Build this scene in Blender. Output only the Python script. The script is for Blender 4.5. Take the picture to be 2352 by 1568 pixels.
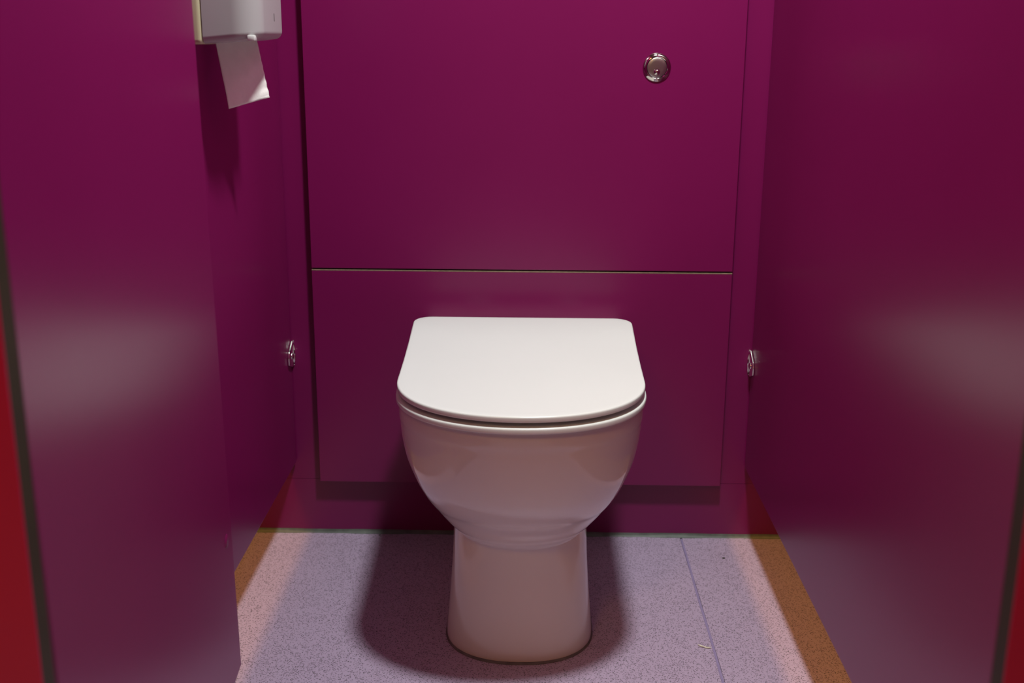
import bpy, bmesh, math, random
from mathutils import Vector, Matrix
C = bpy.context.scene.collection
for o in list(bpy.data.objects): bpy.data.objects.remove(o, do_unlink=True)
random.seed(7)

# ------------------------------------------------------------------ camera
PIT, YAW, ROL, FPX = 0.26342, 0.01605, 0.00624, 2572.2
cy, sy = math.cos(YAW), math.sin(YAW)
F = Vector((-sy*math.cos(PIT), cy*math.cos(PIT), -math.sin(PIT)))
R = Vector((cy, sy, 0)); U = R.cross(F)
R2 = R*math.cos(ROL) + U*math.sin(ROL); U2 = -R*math.sin(ROL) + U*math.cos(ROL)
cam = bpy.data.cameras.new('camera'); co = bpy.data.objects.new('camera', cam); C.objects.link(co)
cam.sensor_width = 36.0; cam.sensor_fit = 'HORIZONTAL'; cam.lens = 36.0*FPX/2352
m = Matrix((R2, U2, -F)).transposed().to_4x4(); m.translation = Vector((0.0153, -1.9426, 0.9))
co.matrix_world = m
cam.clip_start = 0.02
cam.dof.use_dof = True; cam.dof.focus_distance = 1.66; cam.dof.aperture_fstop = 5.0
bpy.context.scene.camera = co

# ------------------------------------------------------------------ world, lights, exposure
w = bpy.data.worlds.new('world'); bpy.context.scene.world = w; w.use_nodes = True
w.node_tree.nodes['Background'].inputs[0].default_value = (0.02, 0.015, 0.015, 1)
w.node_tree.nodes['Background'].inputs[1].default_value = 0.0
vs = bpy.context.scene.view_settings
vs.view_transform = 'Standard'; vs.look = 'None'; vs.exposure = 0.0; vs.gamma = 1.0; vs.use_curve_mapping = False

def area(name, loc, size, power, col, size_y=None, spread=180):
    l = bpy.data.lights.new(name, 'AREA'); l.energy = power; l.color = col
    l.shape = 'DISK'; l.size = size
    if size_y: l.shape = 'RECTANGLE'; l.size_y = size_y
    l.spread = math.radians(spread)
    o = bpy.data.objects.new(name, l); C.objects.link(o); o.location = loc
    return o
WARM = (1.0, 0.52, 0.12)
area('cubicle_lamp', (0.185, -0.75, 2.10), 0.15, 29, (0.94, 1.0, 0.965))
area('left_neighbour_lamp', (-0.95, -0.7, 2.10), 0.34, 15.8, WARM)
area('right_neighbour_lamp', (0.95, -0.7, 2.10), 0.34, 15.8, WARM)
area('corridor_lamp', (-0.62, -2.3, 2.10), 0.5, 12.5, WARM, 0.5)

# ------------------------------------------------------------------ materials
def mat(name, col, rough=0.5, metal=0.0, spec=0.5, coat=0.0):
    M = bpy.data.materials.new(name); M.use_nodes = True
    b = M.node_tree.nodes['Principled BSDF']
    b.inputs['Base Color'].default_value = (*col, 1); b.inputs['Roughness'].default_value = rough
    b.inputs['Metallic'].default_value = metal; b.inputs['Specular IOR Level'].default_value = spec
    b.inputs['Coat Weight'].default_value = coat
    return M
def nd(M, t, **kw):
    n = M.node_tree.nodes.new(t)
    for k, v in kw.items(): setattr(n, k, v)
    return n
def lk(M, a, b): M.node_tree.links.new(a, b)
def vary(M, scale, amount, bump=0.0, bscale=None, rvar=0.0):
    """slight tonal mottling and fine relief from noise"""
    b = M.node_tree.nodes['Principled BSDF']; col = tuple(b.inputs['Base Color'].default_value)
    tc = nd(M, 'ShaderNodeTexCoord'); n = nd(M, 'ShaderNodeTexNoise'); n.inputs['Scale'].default_value = scale
    n.inputs['Detail'].default_value = 4
    lk(M, tc.outputs['Object'], n.inputs['Vector'])
    r = nd(M, 'ShaderNodeValToRGB')
    r.color_ramp.elements[0].position = 0.3; r.color_ramp.elements[1].position = 0.7
    r.color_ramp.elements[0].color = tuple(c*(1-amount) for c in col[:3])+(1,)
    r.color_ramp.elements[1].color = tuple(min(1, c*(1+amount)) for c in col[:3])+(1,)
    lk(M, n.outputs['Fac'], r.inputs['Fac']); lk(M, r.outputs['Color'], b.inputs['Base Color'])
    if rvar:
        mr = nd(M, 'ShaderNodeMapRange'); ro = b.inputs['Roughness'].default_value
        mr.inputs['To Min'].default_value = ro-rvar; mr.inputs['To Max'].default_value = ro+rvar
        lk(M, n.outputs['Fac'], mr.inputs['Value']); lk(M, mr.outputs['Result'], b.inputs['Roughness'])
    if bump:
        n2 = nd(M, 'ShaderNodeTexNoise'); n2.inputs['Scale'].default_value = bscale or scale*10
        lk(M, tc.outputs['Object'], n2.inputs['Vector'])
        bp = nd(M, 'ShaderNodeBump'); bp.inputs['Strength'].default_value = bump; bp.inputs['Distance'].default_value = 0.0005
        lk(M, n2.outputs['Fac'], bp.inputs['Height']); lk(M, bp.outputs['Normal'], b.inputs['Normal'])
    return M
MAG = vary(mat('magenta_laminate', (0.20, 0.0062, 0.086), 0.29, spec=0.47), 6, 0.02, 0.06, 900, 0.015)
MAG_WARM = vary(mat('warm_reddened_laminate', (0.52, 0.011, 0.12), 0.36), 6, 0.02, 0.06, 900, 0.015)  # magenta laminate with the red of the warm outside light put into its colour
CORE = vary(mat('dark_laminate_core', (0.030, 0.024, 0.008), 0.55), 20, 0.15)
TAN = vary(mat('raw_board_edge', (0.26, 0.19, 0.12), 0.7), 200, 0.2)
CERAMIC = vary(mat('glazed_ceramic', (0.80, 0.76, 0.72), 0.10, coat=0.3), 5, 0.01)
PLASTIC = vary(mat('white_seat_plastic', (0.80, 0.835, 0.805), 0.26), 5, 0.01)
SEAL = vary(mat('grey_sealant', (0.085, 0.097, 0.083), 0.5), 60, 0.25, 0.2, 200)
GRIME = vary(mat('grimy_sealant', (0.13, 0.115, 0.115), 0.6), 60, 0.3, 0.2, 200)
CHROME = vary(mat('chrome', (0.58, 0.55, 0.50), 0.07, 1.0), 30, 0.02)
CAST = vary(mat('cast_chrome', (0.85, 0.83, 0.80), 0.09, 1.0), 60, 0.04)
SATIN = vary(mat('satin_chrome', (0.50, 0.47, 0.45), 0.33, 1.0), 30, 0.02)
DARK = mat('dark_gap', (0.02, 0.016, 0.014), 0.6)
COVER = vary(mat('dispenser_grey_plastic', (0.50, 0.50, 0.50), 0.25), 8, 0.02)
CREAM = vary(mat('dispenser_cream_plastic', (0.62, 0.58, 0.37), 0.35), 8, 0.03)
PAPER = vary(mat('tissue_paper', (0.92, 0.91, 0.87), 0.9, spec=0.1), 60, 0.03, 0.5, 500)
WELD = vary(mat('lavender_weld_rod', (0.30, 0.24, 0.42), 0.45), 30, 0.06)
FIBRE = vary(mat('pale_fibre', (0.72, 0.68, 0.55), 0.8), 200, 0.15)
CRUMB = vary(mat('dark_crumb', (0.05, 0.045, 0.035), 0.8), 200, 0.3)
CEIL = vary(mat('ceiling_paint', (0.30, 0.28, 0.27), 0.9), 3, 0.02)
ROOMW = vary(mat('corridor_paint', (0.22, 0.13, 0.09), 0.7), 3, 0.03)

def vinyl():
    M = mat('speckled_lavender_vinyl', (0.4, 0.3, 0.4), 0.48)
    b = M.node_tree.nodes['Principled BSDF']
    tc = nd(M, 'ShaderNodeTexCoord')
    nz = nd(M, 'ShaderNodeTexNoise'); nz.inputs['Scale'].default_value = 500; nz.inputs['Detail'].default_value = 1
    lk(M, tc.outputs['Object'], nz.inputs['Vector'])
    mx = nd(M, 'ShaderNodeMix', data_type='VECTOR'); mx.inputs['Factor'].default_value = 0.0022
    lk(M, tc.outputs['Object'], mx.inputs['A']); lk(M, nz.outputs['Color'], mx.inputs['B'])
    v = nd(M, 'ShaderNodeTexVoronoi'); v.inputs['Scale'].default_value = 460; v.inputs['Randomness'].default_value = 1
    lk(M, mx.outputs['Result'], v.inputs['Vector'])
    sep = nd(M, 'ShaderNodeSeparateColor'); lk(M, v.outputs['Color'], sep.inputs['Color'])
    # patchy density of the flecks
    pn = nd(M, 'ShaderNodeTexNoise'); pn.inputs['Scale'].default_value = 14; lk(M, tc.outputs['Object'], pn.inputs['Vector'])
    pm = nd(M, 'ShaderNodeMapRange'); pm.inputs['From Min'].default_value = 0.3; pm.inputs['From Max'].default_value = 0.7
    pm.inputs['To Min'].default_value = 0.56; pm.inputs['To Max'].default_value = 0.36
    lk(M, pn.outputs['Fac'], pm.inputs['Value'])
    g = nd(M, 'ShaderNodeMath', operation='GREATER_THAN'); lk(M, sep.outputs[0], g.inputs[0]); lk(M, pm.outputs['Result'], g.inputs[1])
    d = nd(M, 'ShaderNodeMath', operation='LESS_THAN'); lk(M, v.outputs['Distance'], d.inputs[0]); d.inputs[1].default_value = 0.42
    fl = nd(M, 'ShaderNodeMath', operation='MULTIPLY'); lk(M, g.outputs[0], fl.inputs[0]); lk(M, d.outputs[0], fl.inputs[1])
    shade = nd(M, 'ShaderNodeMapRange'); lk(M, sep.outputs[1], shade.inputs['Value'])
    shade.inputs['To Min'].default_value = 0.55; shade.inputs['To Max'].default_value = 0.92
    f2 = nd(M, 'ShaderNodeMath', operation='MULTIPLY'); lk(M, fl.outputs[0], f2.inputs[0]); lk(M, shade.outputs['Result'], f2.inputs[1])
    base = nd(M, 'ShaderNodeMix', data_type='RGBA')
    base.inputs['A'].default_value = (0.42, 0.325, 0.46, 1); base.inputs['B'].default_value = (0.50, 0.39, 0.535, 1)
    bn = nd(M, 'ShaderNodeTexNoise'); bn.inputs['Scale'].default_value = 5; bn.inputs['Detail'].default_value = 5
    lk(M, tc.outputs['Object'], bn.inputs['Vector']); lk(M, bn.outputs['Fac'], base.inputs['Factor'])
    c = nd(M, 'ShaderNodeMix', data_type='RGBA'); c.inputs['B'].default_value = (0.06, 0.05, 0.055, 1)
    lk(M, f2.outputs[0], c.inputs['Factor']); lk(M, base.outputs['Result'], c.inputs['A'])
    lk(M, c.outputs['Result'], b.inputs['Base Color'])
    bp = nd(M, 'ShaderNodeBump'); bp.inputs['Strength'].default_value = 0.12; bp.inputs['Distance'].default_value = 0.0004
    lk(M, nz.outputs['Fac'], bp.inputs['Height']); lk(M, bp.outputs['Normal'], b.inputs['Normal'])
    return M
VINYL = vinyl()

# ------------------------------------------------------------------ helpers
def link(name, bm, M, parent=None, smooth=False):
    me = bpy.data.meshes.new(name); bmesh.ops.recalc_face_normals(bm, faces=bm.faces)
    bm.to_mesh(me); bm.free(); me.materials.append(M)
    if smooth:
        for p in me.polygons: p.use_smooth = True
        try: me.set_sharp_from_angle(angle=math.radians(smooth if smooth is not True else 40))
        except Exception: pass
    o = bpy.data.objects.new(name, me); C.objects.link(o)
    if parent:
        o.parent = parent; o.matrix_parent_inverse = Matrix.Translation(parent.location).inverted() if parent.type == 'EMPTY' else Matrix()
    return o
def structure(o): o['kind'] = 'structure'; return o
def tag(o, label, cat, group=None):
    o['label'] = label; o['category'] = cat
    if group: o['group'] = group
    return o
def thing(name, loc, label, cat, group=None):
    o = bpy.data.objects.new(name, None); C.objects.link(o); o.location = loc; o.empty_display_size = 0.05
    return tag(o, label, cat, group)
def box(x0, x1, y0, y1, z0, z1, bev=0.0, seg=2, bm=None):
    bm = bm or bmesh.new()
    r = bmesh.ops.create_cube(bm, size=1)
    for v in r['verts']:
        v.co = Vector((x0+(v.co.x+.5)*(x1-x0), y0+(v.co.y+.5)*(y1-y0), z0+(v.co.z+.5)*(z1-z0)))
    if bev:
        es = list({e for v in r['verts'] for e in v.link_edges})
        bmesh.ops.bevel(bm, geom=es, offset=bev, segments=seg, profile=0.5, affect='EDGES')
    return bm
def lathe(prof, n=48, axis='Y', loc=(0, 0, 0)):
    """prof: (radius, height) list; turned about an axis that points to -Y ('Y') or Z"""
    bm = bmesh.new(); rows = []
    for r, h in prof:
        row = []
        for i in range(n if r > 1e-6 else 1):
            a = 2*math.pi*i/n
            p = (r*math.cos(a), -h, r*math.sin(a)) if axis == 'Y' else (r*math.cos(a), r*math.sin(a), h)
            row.append(bm.verts.new(Vector(p)+Vector(loc)))
        rows.append(row)
    for a, b in zip(rows, rows[1:]):
        if len(a) == 1 and len(b) == 1: continue
        for i in range(n):
            j = (i+1) % n
            if len(a) == 1: bm.faces.new((a[0], b[i], b[j]))
            elif len(b) == 1: bm.faces.new((a[i], a[j], b[0]))
            else: bm.faces.new((a[i], a[j], b[j], b[i]))
    return bm
def rings(rows, cap0=True, cap1=True):
    """skin a list of closed rings with equal vertex counts"""
    bm = bmesh.new(); R_ = [[bm.verts.new(p) for p in r] for r in rows]; n = len(R_[0])
    for a, b in zip(R_, R_[1:]):
        for i in range(n):
            j = (i+1) % n; bm.faces.new((a[i], a[j], b[j], b[i]))
    if cap0: bm.faces.new(R_[0])
    if cap1: bm.faces.new(R_[-1])
    return bm
def interp(keys, t):
    """smooth monotone interpolation of (t, v...) keys"""
    if t <= keys[0][0]: return keys[0][1:]
    if t >= keys[-1][0]: return keys[-1][1:]
    for i in range(len(keys)-1):
        if keys[i][0] <= t <= keys[i+1][0]: break
    h = keys[i+1][0]-keys[i][0]; s = (t-keys[i][0])/h; out = []
    for k in range(1, len(keys[0])):
        def slope(j):
            if j == 0 or j == len(keys)-1:
                a, b = (0, 1) if j == 0 else (j-1, j)
                return (keys[b][k]-keys[a][k])/(keys[b][0]-keys[a][0])
            d0 = (keys[j][k]-keys[j-1][k])/(keys[j][0]-keys[j-1][0]); d1 = (keys[j+1][k]-keys[j][k])/(keys[j+1][0]-keys[j][0])
            return 0 if d0*d1 <= 0 else 2*d0*d1/(d0+d1)
        p0, p1, m0, m1 = keys[i][k], keys[i+1][k], slope(i)*h, slope(i+1)*h
        out.append((2*s**3-3*s*s+1)*p0+(s**3-2*s*s+s)*m0+(-2*s**3+3*s*s)*p1+(s**3-s*s)*m1)
    return tuple(out)

# ------------------------------------------------------------------ the setting
PW = 0.414; PZ = 0.142; PT = 0.018; TOP = 1.93
floor = structure(link('floor', box(-1.5, 1.5, -3.6, 0.1, -0.1, -0.002), VINYL))
link('vinyl_sheet', box(-1.5, 0.3010, -3.6, 0.0, -0.002, 0.0), VINYL, floor)
link('vinyl_sheet', box(0.3050, 1.5, -3.6, 0.0, -0.002, 0.0), VINYL, floor)
bm = bmesh.new(); prev = None
for k in range(61):                                                     # the weld rod wanders a little and stands just proud
    y = -0.012-k*3.588/60; x = 0.3030+0.0005*math.sin(k*1.3)+(-0.0030*max(0, -y-0.15))*0.8
    if y < -1.2: x = 0.3030-0.0025
    hw = 0.0024
    row = [bm.verts.new((x-hw, y, -0.0015)), bm.verts.new((x-hw*.7, y, 0.0007)), bm.verts.new((x+hw*.7, y, 0.0007)), bm.verts.new((x+hw, y, -0.0015))]
    if prev:
        for i in range(3): bm.faces.new((prev[i], prev[i+1], row[i+1], row[i]))
    prev = row
link('weld_strip', bm, WELD, floor)
structure(link('ceiling', box(-1.5, 1.5, -3.6, 0.1, 2.12, 2.2), CEIL))
structure(link('wall_back', box(-1.5, 1.5, 0.0, 0.1, 0.1081, 2.12), MAG))
structure(link('baseboard_back', box(-1.5, 1.5, 0.0, 0.1, 0.0, 0.1075), MAG))
bm = bmesh.new(); prev = None
for k in range(121):                                                    # hand-run fillet of sealant
    x = -1.26+k*2.52/120; j = 0.0011*math.sin(k*0.7)+0.0007*math.sin(k*2.1)
    row = [bm.verts.new((x, -0.0003, 0.0068+j*.3)), bm.verts.new((x, -0.0020, 0.0036)), bm.verts.new((x, -0.0045-j, 0.0010)), bm.verts.new((x, -0.0058-j, 0.0002))]
    if prev:
        for i in range(3): bm.faces.new((prev[i], prev[i+1], row[i+1], row[i]))
    prev = row
structure(link('trim_1', bm, SEAL, smooth=True))
structure(link('wall_left', box(-PW-PT, -PW, -1.279, -0.004, PZ, TOP, 0.0012, 2), MAG))
structure(link('wall_right', box(PW, PW+PT, -1.279, -0.004, PZ, TOP, 0.0012, 2), MAG))
structure(link('wall_outer_left', box(-1.5, -1.27, -3.6, 0.0, 0.0, 2.12), ROOMW))
structure(link('wall_outer_right', box(1.27, 1.5, -3.6, 0.0, 0.0, 2.12), ROOMW))
structure(link('wall_front', box(-1.5, 1.5, -3.75, -3.6, 0.0, 2.12), ROOMW))

# open door, hinged on the left pilaster, free edge towards the back
hx, hy = -0.3005, -1.274; ex, ey = -0.3425, -0.6990
d = Vector((ex-hx, ey-hy, 0)); L = d.length; ang = math.atan2(d.y, d.x)
door = link('door_1', box(0, L, 0.0, 0.018, PZ, TOP, 0.0012, 2), MAG); structure(door)
door.location = (hx+0.0026, hy, 0); door.rotation_euler = (-0.0092, 0, ang)
cap = link('screw_cap', lathe([(0, 0.0008), (0.0075, 0.0008), (0.0085, 0.0)], 24), MAG, door, True); cap.parent = door
cap.location = (L-0.031, 0.0, 0.325)

# ------------------------------------------------------------------ duct panels on the back wall
PF = -0.017; HW = 0.3685
up = thing('wall_panel', (0, 0, 0.5105), 'tall magenta access panel above the seam, with the round flush button in it', 'panel')
link('panel_board', box(-HW, HW, PF, -0.0005, 0.5105, 1.72, 0.0008, 2), MAG, up)
lo = thing('wall_panel', (0, 0, 0.1093), 'low magenta boxing panel right behind the toilet, below the seam', 'panel')
link('panel_board', box(-HW, HW, PF, -0.0005, 0.1093, 0.5058, 0.0006, 2), MAG, lo)
link('board_edge', box(-HW, HW, PF, -0.0005, 0.5060, 0.5079, 0.0004, 1), TAN, lo)['label'] = 'pale raw top edge of the board'

# ------------------------------------------------------------------ front pilasters
def pilaster(x0, x1, side, label):
    t = thing('cubicle_pilaster', ((x0+x1)/2, -1.29, 0), label, 'pilaster')
    link('core_board', box(x0, x1, -1.2985, -1.2815, 0.0, TOP, 0.0005, 1), CORE, t)['label'] = 'dark exposed board edge'
    link('face_sheet', box(x0, x1, -1.2995, -1.2985, 0.0, TOP), MAG_WARM, t)  # outer face: warm light's reddening is painted into this sheet
    link('face_sheet', box(x0, x1, -1.2815, -1.2805, 0.0, TOP), MAG, t)
pilaster(-0.52, -0.3005, -1, 'front pilaster, red as in warm light, with dark edge, left of the open door')
pilaster(0.3220, 0.52, 1, 'front pilaster, red as in warm light, with dark edge at the right partition')

# ------------------------------------------------------------------ toilet
TX = 0.004
toilet = thing('toilet', (TX, -0.30, 0), 'white back-to-wall toilet with its lid closed', 'toilet')
def dshape(hw, yf, yw, yb, z, n=40, ex=2.1, rb=0.02, hb=None):
    """closed plan outline: ellipse front from yw to yf, straight sides, rounded back corners at yb"""
    hb = hb or hw; P = []
    for i in range(n+1):                                               # front, left to right
        a = math.pi*i/n; c, s = math.cos(a), math.sin(a)
        x = -hw*math.copysign(abs(c)**(2/ex), c); y = yw-(yw-yf)*abs(s)**(2/ex)
        P.append((TX+x, y, z))
    m_ = 10
    for i in range(1, m_):                                             # right side
        t = i/m_; P.append((TX+hw+(hb-hw)*t*t, yw+(yb-rb-yw)*t, z))
    for i in range(7):
        a = math.pi/2*i/6; P.append((TX+hb-rb+rb*math.cos(a), yb-rb+rb*math.sin(a), z))
    for i in range(7):
        a = math.pi/2+math.pi/2*i/6; P.append((TX-hb+rb+rb*math.cos(a), yb-rb+rb*math.sin(a), z))
    for i in range(m_-1, 0, -1):
        t = i/m_; P.append((TX-hw-(hb-hw)*t*t, yw+(yb-rb-yw)*t, z))
    return P
def inset(P, d):
    n = len(P); out = []
    for i in range(n):
        a, b = Vector(P[i-1]), Vector(P[(i+1) % n]); t = (b-a); nrm = Vector((-t.y, t.x, 0)).normalized()
        q = Vector(P[i])+nrm*d; out.append((q.x, q.y, P[i][2]))
    return out
def zlid(y): return interp([(-0.56, 0.4226), (-0.50, 0.4248), (-0.41, 0.4293), (-0.33, 0.4345), (-0.25, 0.4405), (-0.16, 0.4478), (-0.11, 0.4495)], y)[0]
# bowl: (z, half width, front y, y of widest)
BK = [(0.150, 0.0900, -0.420, -0.330), (0.180, 0.0965, -0.4380, -0.345), (0.2000, 0.1100, -0.4615, -0.355), (0.215, 0.1218, -0.4695, -0.360), (0.228, 0.1306, -0.4790, -0.364), (0.242, 0.1392, -0.4955, -0.368), (0.260, 0.1487, -0.5100, -0.373),
      (0.2820, 0.1580, -0.5230, -0.380), (0.3180, 0.1690, -0.5350, -0.390), (0.3530, 0.1738, -0.5415, -0.398), (0.368, 0.1745, -0.5430, -0.402), (0.376, 0.1758, -0.5447, -0.402), (0.386, 0.1758, -0.5450, -0.402), (0.392, 0.1748, -0.5440, -0.402)]
rows = []
for k in range(73):
    z = 0.150+(0.392-0.150)*k/72; hw, yf, yw = interp(BK, z)
    rows.append(dshape(hw, yf, yw, -0.0172, z, ex=2.15))
rim = dshape(0.1748, -0.5440, -0.402, -0.0172, 0.392, ex=2.15)
for d_, z in ((0.002, 0.3958), (0.006, 0.3978)): rows.append([(x, y, z) for x, y, _ in inset(rim, d_)])
def hole(s, z): # opening of the bowl, an ellipse sampled with the same vertex count
    out = []
    for x, y, _ in rim:
        cx_, cy_ = TX, -0.335; a = math.atan2((y-cy_)/0.2, (x-cx_)/0.175)
        out.append((cx_+0.125*s*math.cos(a), cy_+0.165*s*math.sin(a), z))
    return out
rows += [hole(1.0, 0.3978), hole(0.97, 0.392), hole(0.88, 0.33), hole(0.62, 0.26), hole(0.35, 0.22)]
def tilt(p):                                                            # the rim climbs gently towards the back, parallel to the seat
    x, y, z = p; f = min(1, max(0, (z-0.24)/0.13)); return (x, y, z+(zlid(y)-0.0244-0.3981)*f*f*(3-2*f))
rows = [[tilt(p) for p in r] for r in rows]
link('bowl', rings(rows), CERAMIC, toilet, 50)
# pedestal: (z, half width, front y, y of widest)
PK = [(0.000, 0.1130, -0.4520, -0.352), (0.004, 0.1137, -0.4530, -0.352), (0.02, 0.1128, -0.4510, -0.350), (0.07, 0.1088, -0.4430, -0.342), (0.14, 0.1042, -0.4360, -0.332), (0.185, 0.1030, -0.4350, -0.326), (0.215, 0.1030, -0.440, -0.325)]
rows = []
for k in range(33):
    z = 0.215*k/32; hw, yf, yw = interp(PK, z); rows.append(dshape(hw, yf, yw, -0.0172, z, ex=2.25))
link('pedestal', rings(rows), CERAMIC, toilet, 60)
o_ = dshape(0.1155, -0.4570, -0.352, -0.014, 0.0003, ex=2.25); i_ = dshape(0.1125, -0.4510, -0.352, -0.018, 0.0028, ex=2.25)
link('base_seal', rings([o_, [(x, y, 0.0016) for x, y, _ in inset(o_, 0.0012)], i_], False, False), GRIME, toilet, True)['label'] = 'grey sealant bead around the foot'
# lid and seat share their plan
LID = dshape(0.1775, -0.5530, -0.405, -0.1145, 0, n=56, ex=2.12, rb=0.030, hb=0.1810)
def slab(outline, ztop, zbot, r, inner=None):
    rows = []
    if inner is None:
        cxy = (TX, -0.32)
        for s in (0.02, 0.25, 0.5, 0.75, 0.9): rows.append([(cxy[0]+(x-cxy[0])*s, cxy[1]+(y-cxy[1])*s, zbot(cxy[1]+(y-cxy[1])*s)) for x, y, _ in outline])
    else: rows.append([(x, y, zbot(y)) for x, y, _ in inner])
    for k in range(5):                                                 # lower round
        a = math.pi/2*k/4; q = inset(outline, 0.5*r*(1-math.sin(a))); rows.append([(x, y, zbot(y)+0.5*r*(1-math.cos(a))) for x, y, _ in q])
    for k in range(6):                                                 # upper round
        a = math.pi/2*k/5; q = inset(outline, r*(1-math.cos(a))); rows.append([(x, y, ztop(y)-r*(1-math.sin(a))) for x, y, _ in q])
    if inner is None:
        for s in (0.95, 0.9, 0.75, 0.5, 0.25, 0.02): rows.append([(cxy[0]+(x-cxy[0])*s, cxy[1]+(y-cxy[1])*s, ztop(cxy[1]+(y-cxy[1])*s)) for x, y, _ in outline])
        return rings(rows)
    rows.append([(x, y, ztop(y)) for x, y, _ in inner])
    bm = rings(rows, False, False); bm.verts.ensure_lookup_table(); n = len(inner); N = len(bm.verts)
    for i in range(n):
        j = (i+1) % n; bm.faces.new((bm.verts[N-n+i], bm.verts[N-n+j], bm.verts[j], bm.verts[i]))
    return bm
link('lid', slab(LID, zlid, lambda y: zlid(y)-0.0085, 0.0027), PLASTIC, toilet, 60)
SEAT = dshape(0.1795, -0.5545, -0.405, -0.125, 0, n=56, ex=2.12, rb=0.030, hb=0.1800)
def zseat(y): return zlid(y)-0.0158
inner = []
for x, y, _ in SEAT:
    a = math.atan2((y+0.335)/0.2, (x-TX)/0.175); inner.append((TX+0.105*math.cos(a), -0.345+0.140*math.sin(a), 0))
link('seat', slab(SEAT, zseat, lambda y: zlid(y)-0.0244, 0.003, inner), PLASTIC, toilet, 60)
for s in (-1, 1):
    link('hinge', box(TX+s*0.085-0.022, TX+s*0.085+0.022, -0.122, -0.080, 0.3975, 0.4355, 0.006, 3), PLASTIC, toilet, True)

# ------------------------------------------------------------------ flush button
fb = thing('flush_button', (0.223, PF, 0.856), 'round chrome flush button on the upper magenta panel', 'button')
L0 = (0.223, PF, 0.856)
link('rim', lathe([(0.0166, 0.001), (0.0171, 0.0040), (0.0180, 0.0045), (0.0188, 0.0043), (0.0226, 0.0022), (0.0234, 0.0012), (0.0238, 0.0)], 64, loc=L0), CHROME, fb, True)
bp_ = link('button_plate', lathe([(0, 0.0052), (0.010, 0.0051), (0.0150, 0.0047), (0.0163, 0.0040), (0.0166, 0.0005)], 64, loc=L0), SATIN, fb, True)
b = Vector(L0)+Vector((0.0, -0.0048, -0.0068))
link('small_button', lathe([(0, 0.0034), (0.002, 0.0032), (0.0038, 0.0022), (0.0047, 0.0006), (0.0054, 0.0002), (0.0056, -0.0004)], 32, loc=b), CHROME, bp_, True)

# ------------------------------------------------------------------ corner brackets
def bracket(s, zc, label):
    """s=-1 left corner, +1 right; an angle clip with cut corners, screwed to partition and back frame"""
    x = s*PW; t = thing('corner_bracket', (x, 0, zc), label, 'bracket', 'chrome brackets in the rear corners')
    pl = [(0.0, 0.0235), (-0.007, 0.0235), (-0.033, 0.009), (-0.039, 0.0), (-0.038, -0.014), (-0.013, -0.0235), (0.0, -0.0235)]
    def plate(fn):
        bm = bmesh.new(); A = [bm.verts.new(fn(u, v, 0)) for u, v in pl]; B = [bm.verts.new(fn(u, v, 1)) for u, v in pl]
        bm.faces.new(A); bm.faces.new(B)
        for i in range(len(pl)):
            j = (i+1) % len(pl); bm.faces.new((A[i], A[j], B[j], B[i]))
        bmesh.ops.bevel(bm, geom=list(bm.edges), offset=0.0014, segments=3, profile=0.5, affect='EDGES'); return bm
    sp = link('side_plate', plate(lambda u, v, k: (x-s*(0.0003+0.004*k), u-0.0006, zc+v)), CAST, t, True)
    link('back_plate', plate(lambda u, v, k: (x-s*(0.0030-u*0.10), -0.0004-0.003*k, zc+v)), CAST, t, True)
    bm = bmesh.new(); rows = []
    for r, h in ((0.0062, 0.0), (0.0058, 0.0016), (0.004, 0.0030), (0.0015, 0.0036), (0.0003, 0.0037)):
        rows.append([(x-s*(0.0043+h), -0.0190+r*math.cos(a), zc-0.002+r*math.sin(a)) for a in [2*math.pi*i/20 for i in range(20)]])
    bm.free(); link('screw', rings(rows), CAST, sp, True)
bracket(-1, 0.3515, 'small chrome corner bracket on the left partition, level with the toilet lid')
bracket(1, 0.3425, 'small chrome corner bracket on the right partition, level with the toilet lid')

# ------------------------------------------------------------------ tissue dispenser and sheet
dp = thing('toilet_paper_dispenser', (-PW, -0.424, 0.8935), 'grey and cream plastic tissue dispenser on the left partition', 'dispenser')
def rbox(x0, x1, y0, y1, z0, z1, r, seg=6, r2=0):
    """box with generous rounding of the outer (+x) edges"""
    bm = box(x0, x1, y0, y1, z0, z1)
    if r2:
        es = [e for e in bm.edges if all(v.co.x > (x0+x1)/2 for v in e.verts) and abs(e.verts[0].co.z-e.verts[1].co.z) > 1e-4]
        bmesh.ops.bevel(bm, geom=es, offset=r2, segments=12, profile=0.5, affect='EDGES')
        es = [e for e in bm.edges if all(v.co.z < z0+1e-5 for v in e.verts) and any(v.co.x > x0+1e-4 for v in e.verts)]
        bmesh.ops.bevel(bm, geom=es, offset=r, segments=seg, profile=0.5, affect='EDGES')
        for v in bm.verts:                                              # the underside rises towards the front
            if v.co.z < z0+0.05: v.co.z += 0.007*(v.co.x-x0)/(x1-x0)
        return bm
    es = [e for e in bm.edges if all(v.co.x > (x0+x1)/2 for v in e.verts)] + [e for e in bm.edges if abs(e.verts[0].co.x-e.verts[1].co.x) > 1e-4]
    bmesh.ops.bevel(bm, geom=es, offset=r, segments=seg, profile=0.5, affect='EDGES'); return bm
link('back_plate', rbox(-PW, -0.3965, -0.504, -0.335, 0.8915, 1.24, 0.006, 4), CREAM, dp, True)['label'] = 'cream back plate'
cv = link('cover', rbox(-0.3960, -0.3255, -0.502, -0.337, 0.8925, 1.235, 0.009, 8, 0.034), COVER, dp, 50)
link('sight_slit', box(-0.3257, -0.3252, -0.4130, -0.4115, 0.921, 0.931), DARK, cv)
link('lock_tab', box(-0.3420, -0.3330, -0.496, -0.480, 0.8962, 0.9030, 0.0012, 2), PLASTIC, cv, True)
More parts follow.
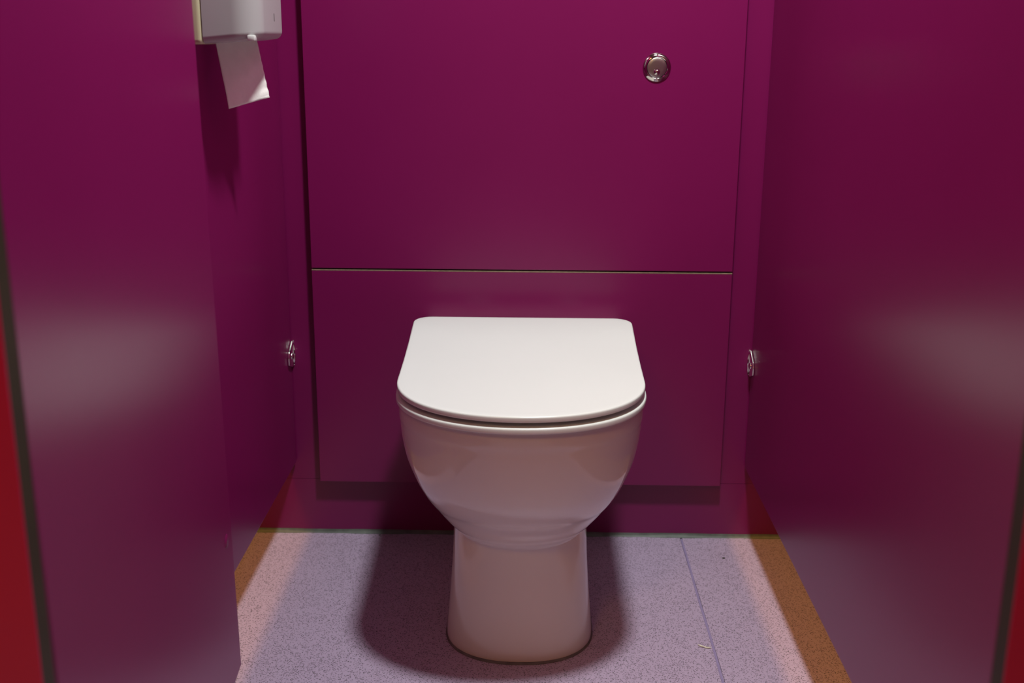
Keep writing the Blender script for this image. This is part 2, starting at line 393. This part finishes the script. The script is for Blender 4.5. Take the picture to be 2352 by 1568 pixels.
TL, TR, BL, BR = Vector((-0.3980, -0.44, 0.8975)), Vector((-0.3600, -0.37, 0.8975)), Vector((-0.3845, -0.44, 0.8090)), Vector((-0.3466, -0.37, 0.8205))
bm = bmesh.new(); G = []; nu, nv = 24, 32
nrm = (TR-TL).cross(BL-TL).normalized()
for j in range(nv+1):
    row = []
    for i in range(nu+1):
        u, v = i/nu, j/nv
        p = TL.lerp(TR, u).lerp(BL.lerp(BR, u), v)
        wv = 0.0030*math.sin(math.pi*u)*(0.3+0.7*v) + 0.0006*max(0, u-.62)/.38*v*math.sin(v*42+u*5) + 0.0009*max(0, v-.82)/.18*math.sin(u*17+1)
        row.append(bm.verts.new(p+nrm*wv))
    G.append(row)
for j in range(nv):
    for i in range(nu): bm.faces.new((G[j][i], G[j][i+1], G[j+1][i+1], G[j+1][i]))
sheet = link('tissue_sheet', bm, PAPER, None, True)
md = sheet.modifiers.new('thickness', 'SOLIDIFY'); md.thickness = 0.0004; md.offset = 0
tag(sheet, 'white tissue sheet hanging out under the dispenser', 'tissue')

# ------------------------------------------------------------------ scraps on the floor
bm_pts = [(0.2800, -0.3930), (0.2835, -0.3962), (0.2880, -0.3985), (0.2915, -0.4010), (0.2950, -0.4017), (0.2985, -0.4010)]
rows = []
for k, (x, y) in enumerate(bm_pts):
    a = Vector(bm_pts[min(k+1, 5)])-Vector(bm_pts[max(k-1, 0)]); n_ = Vector((-a.y, a.x)).normalized(); r = (0.0006, 0.0014, 0.0011, 0.0012, 0.0013, 0.0007)[k]
    rows.append([(x+n_.x*r*math.cos(t), y+n_.y*r*math.cos(t), 0.0015+r*math.sin(t)) for t in [2*math.pi*i/8 for i in range(8)]])
tag(link('fibre_scrap', rings(rows), FIBRE, None, True), 'pale twisted fibre scrap lying beside the floor seam', 'debris')
def crumb(x, y, r, label):
    bm = bmesh.new(); bmesh.ops.create_icosphere(bm, subdivisions=2, radius=r)
    for v in bm.verts: v.co = Vector((x+v.co.x*1.6*(1+.3*random.random()), y+v.co.y*(1+.3*random.random()), max(0.0002, r*.5+v.co.z*.6)))
    tag(link('crumb', bm, CRUMB, None, True), label, 'debris')
crumb(0.3691, -0.0902, 0.0017, 'dark crumb on the floor right of the seam')
crumb(-0.2616, -0.0115, 0.0012, 'dark crumb on the floor against the rear sealant, left of the toilet')
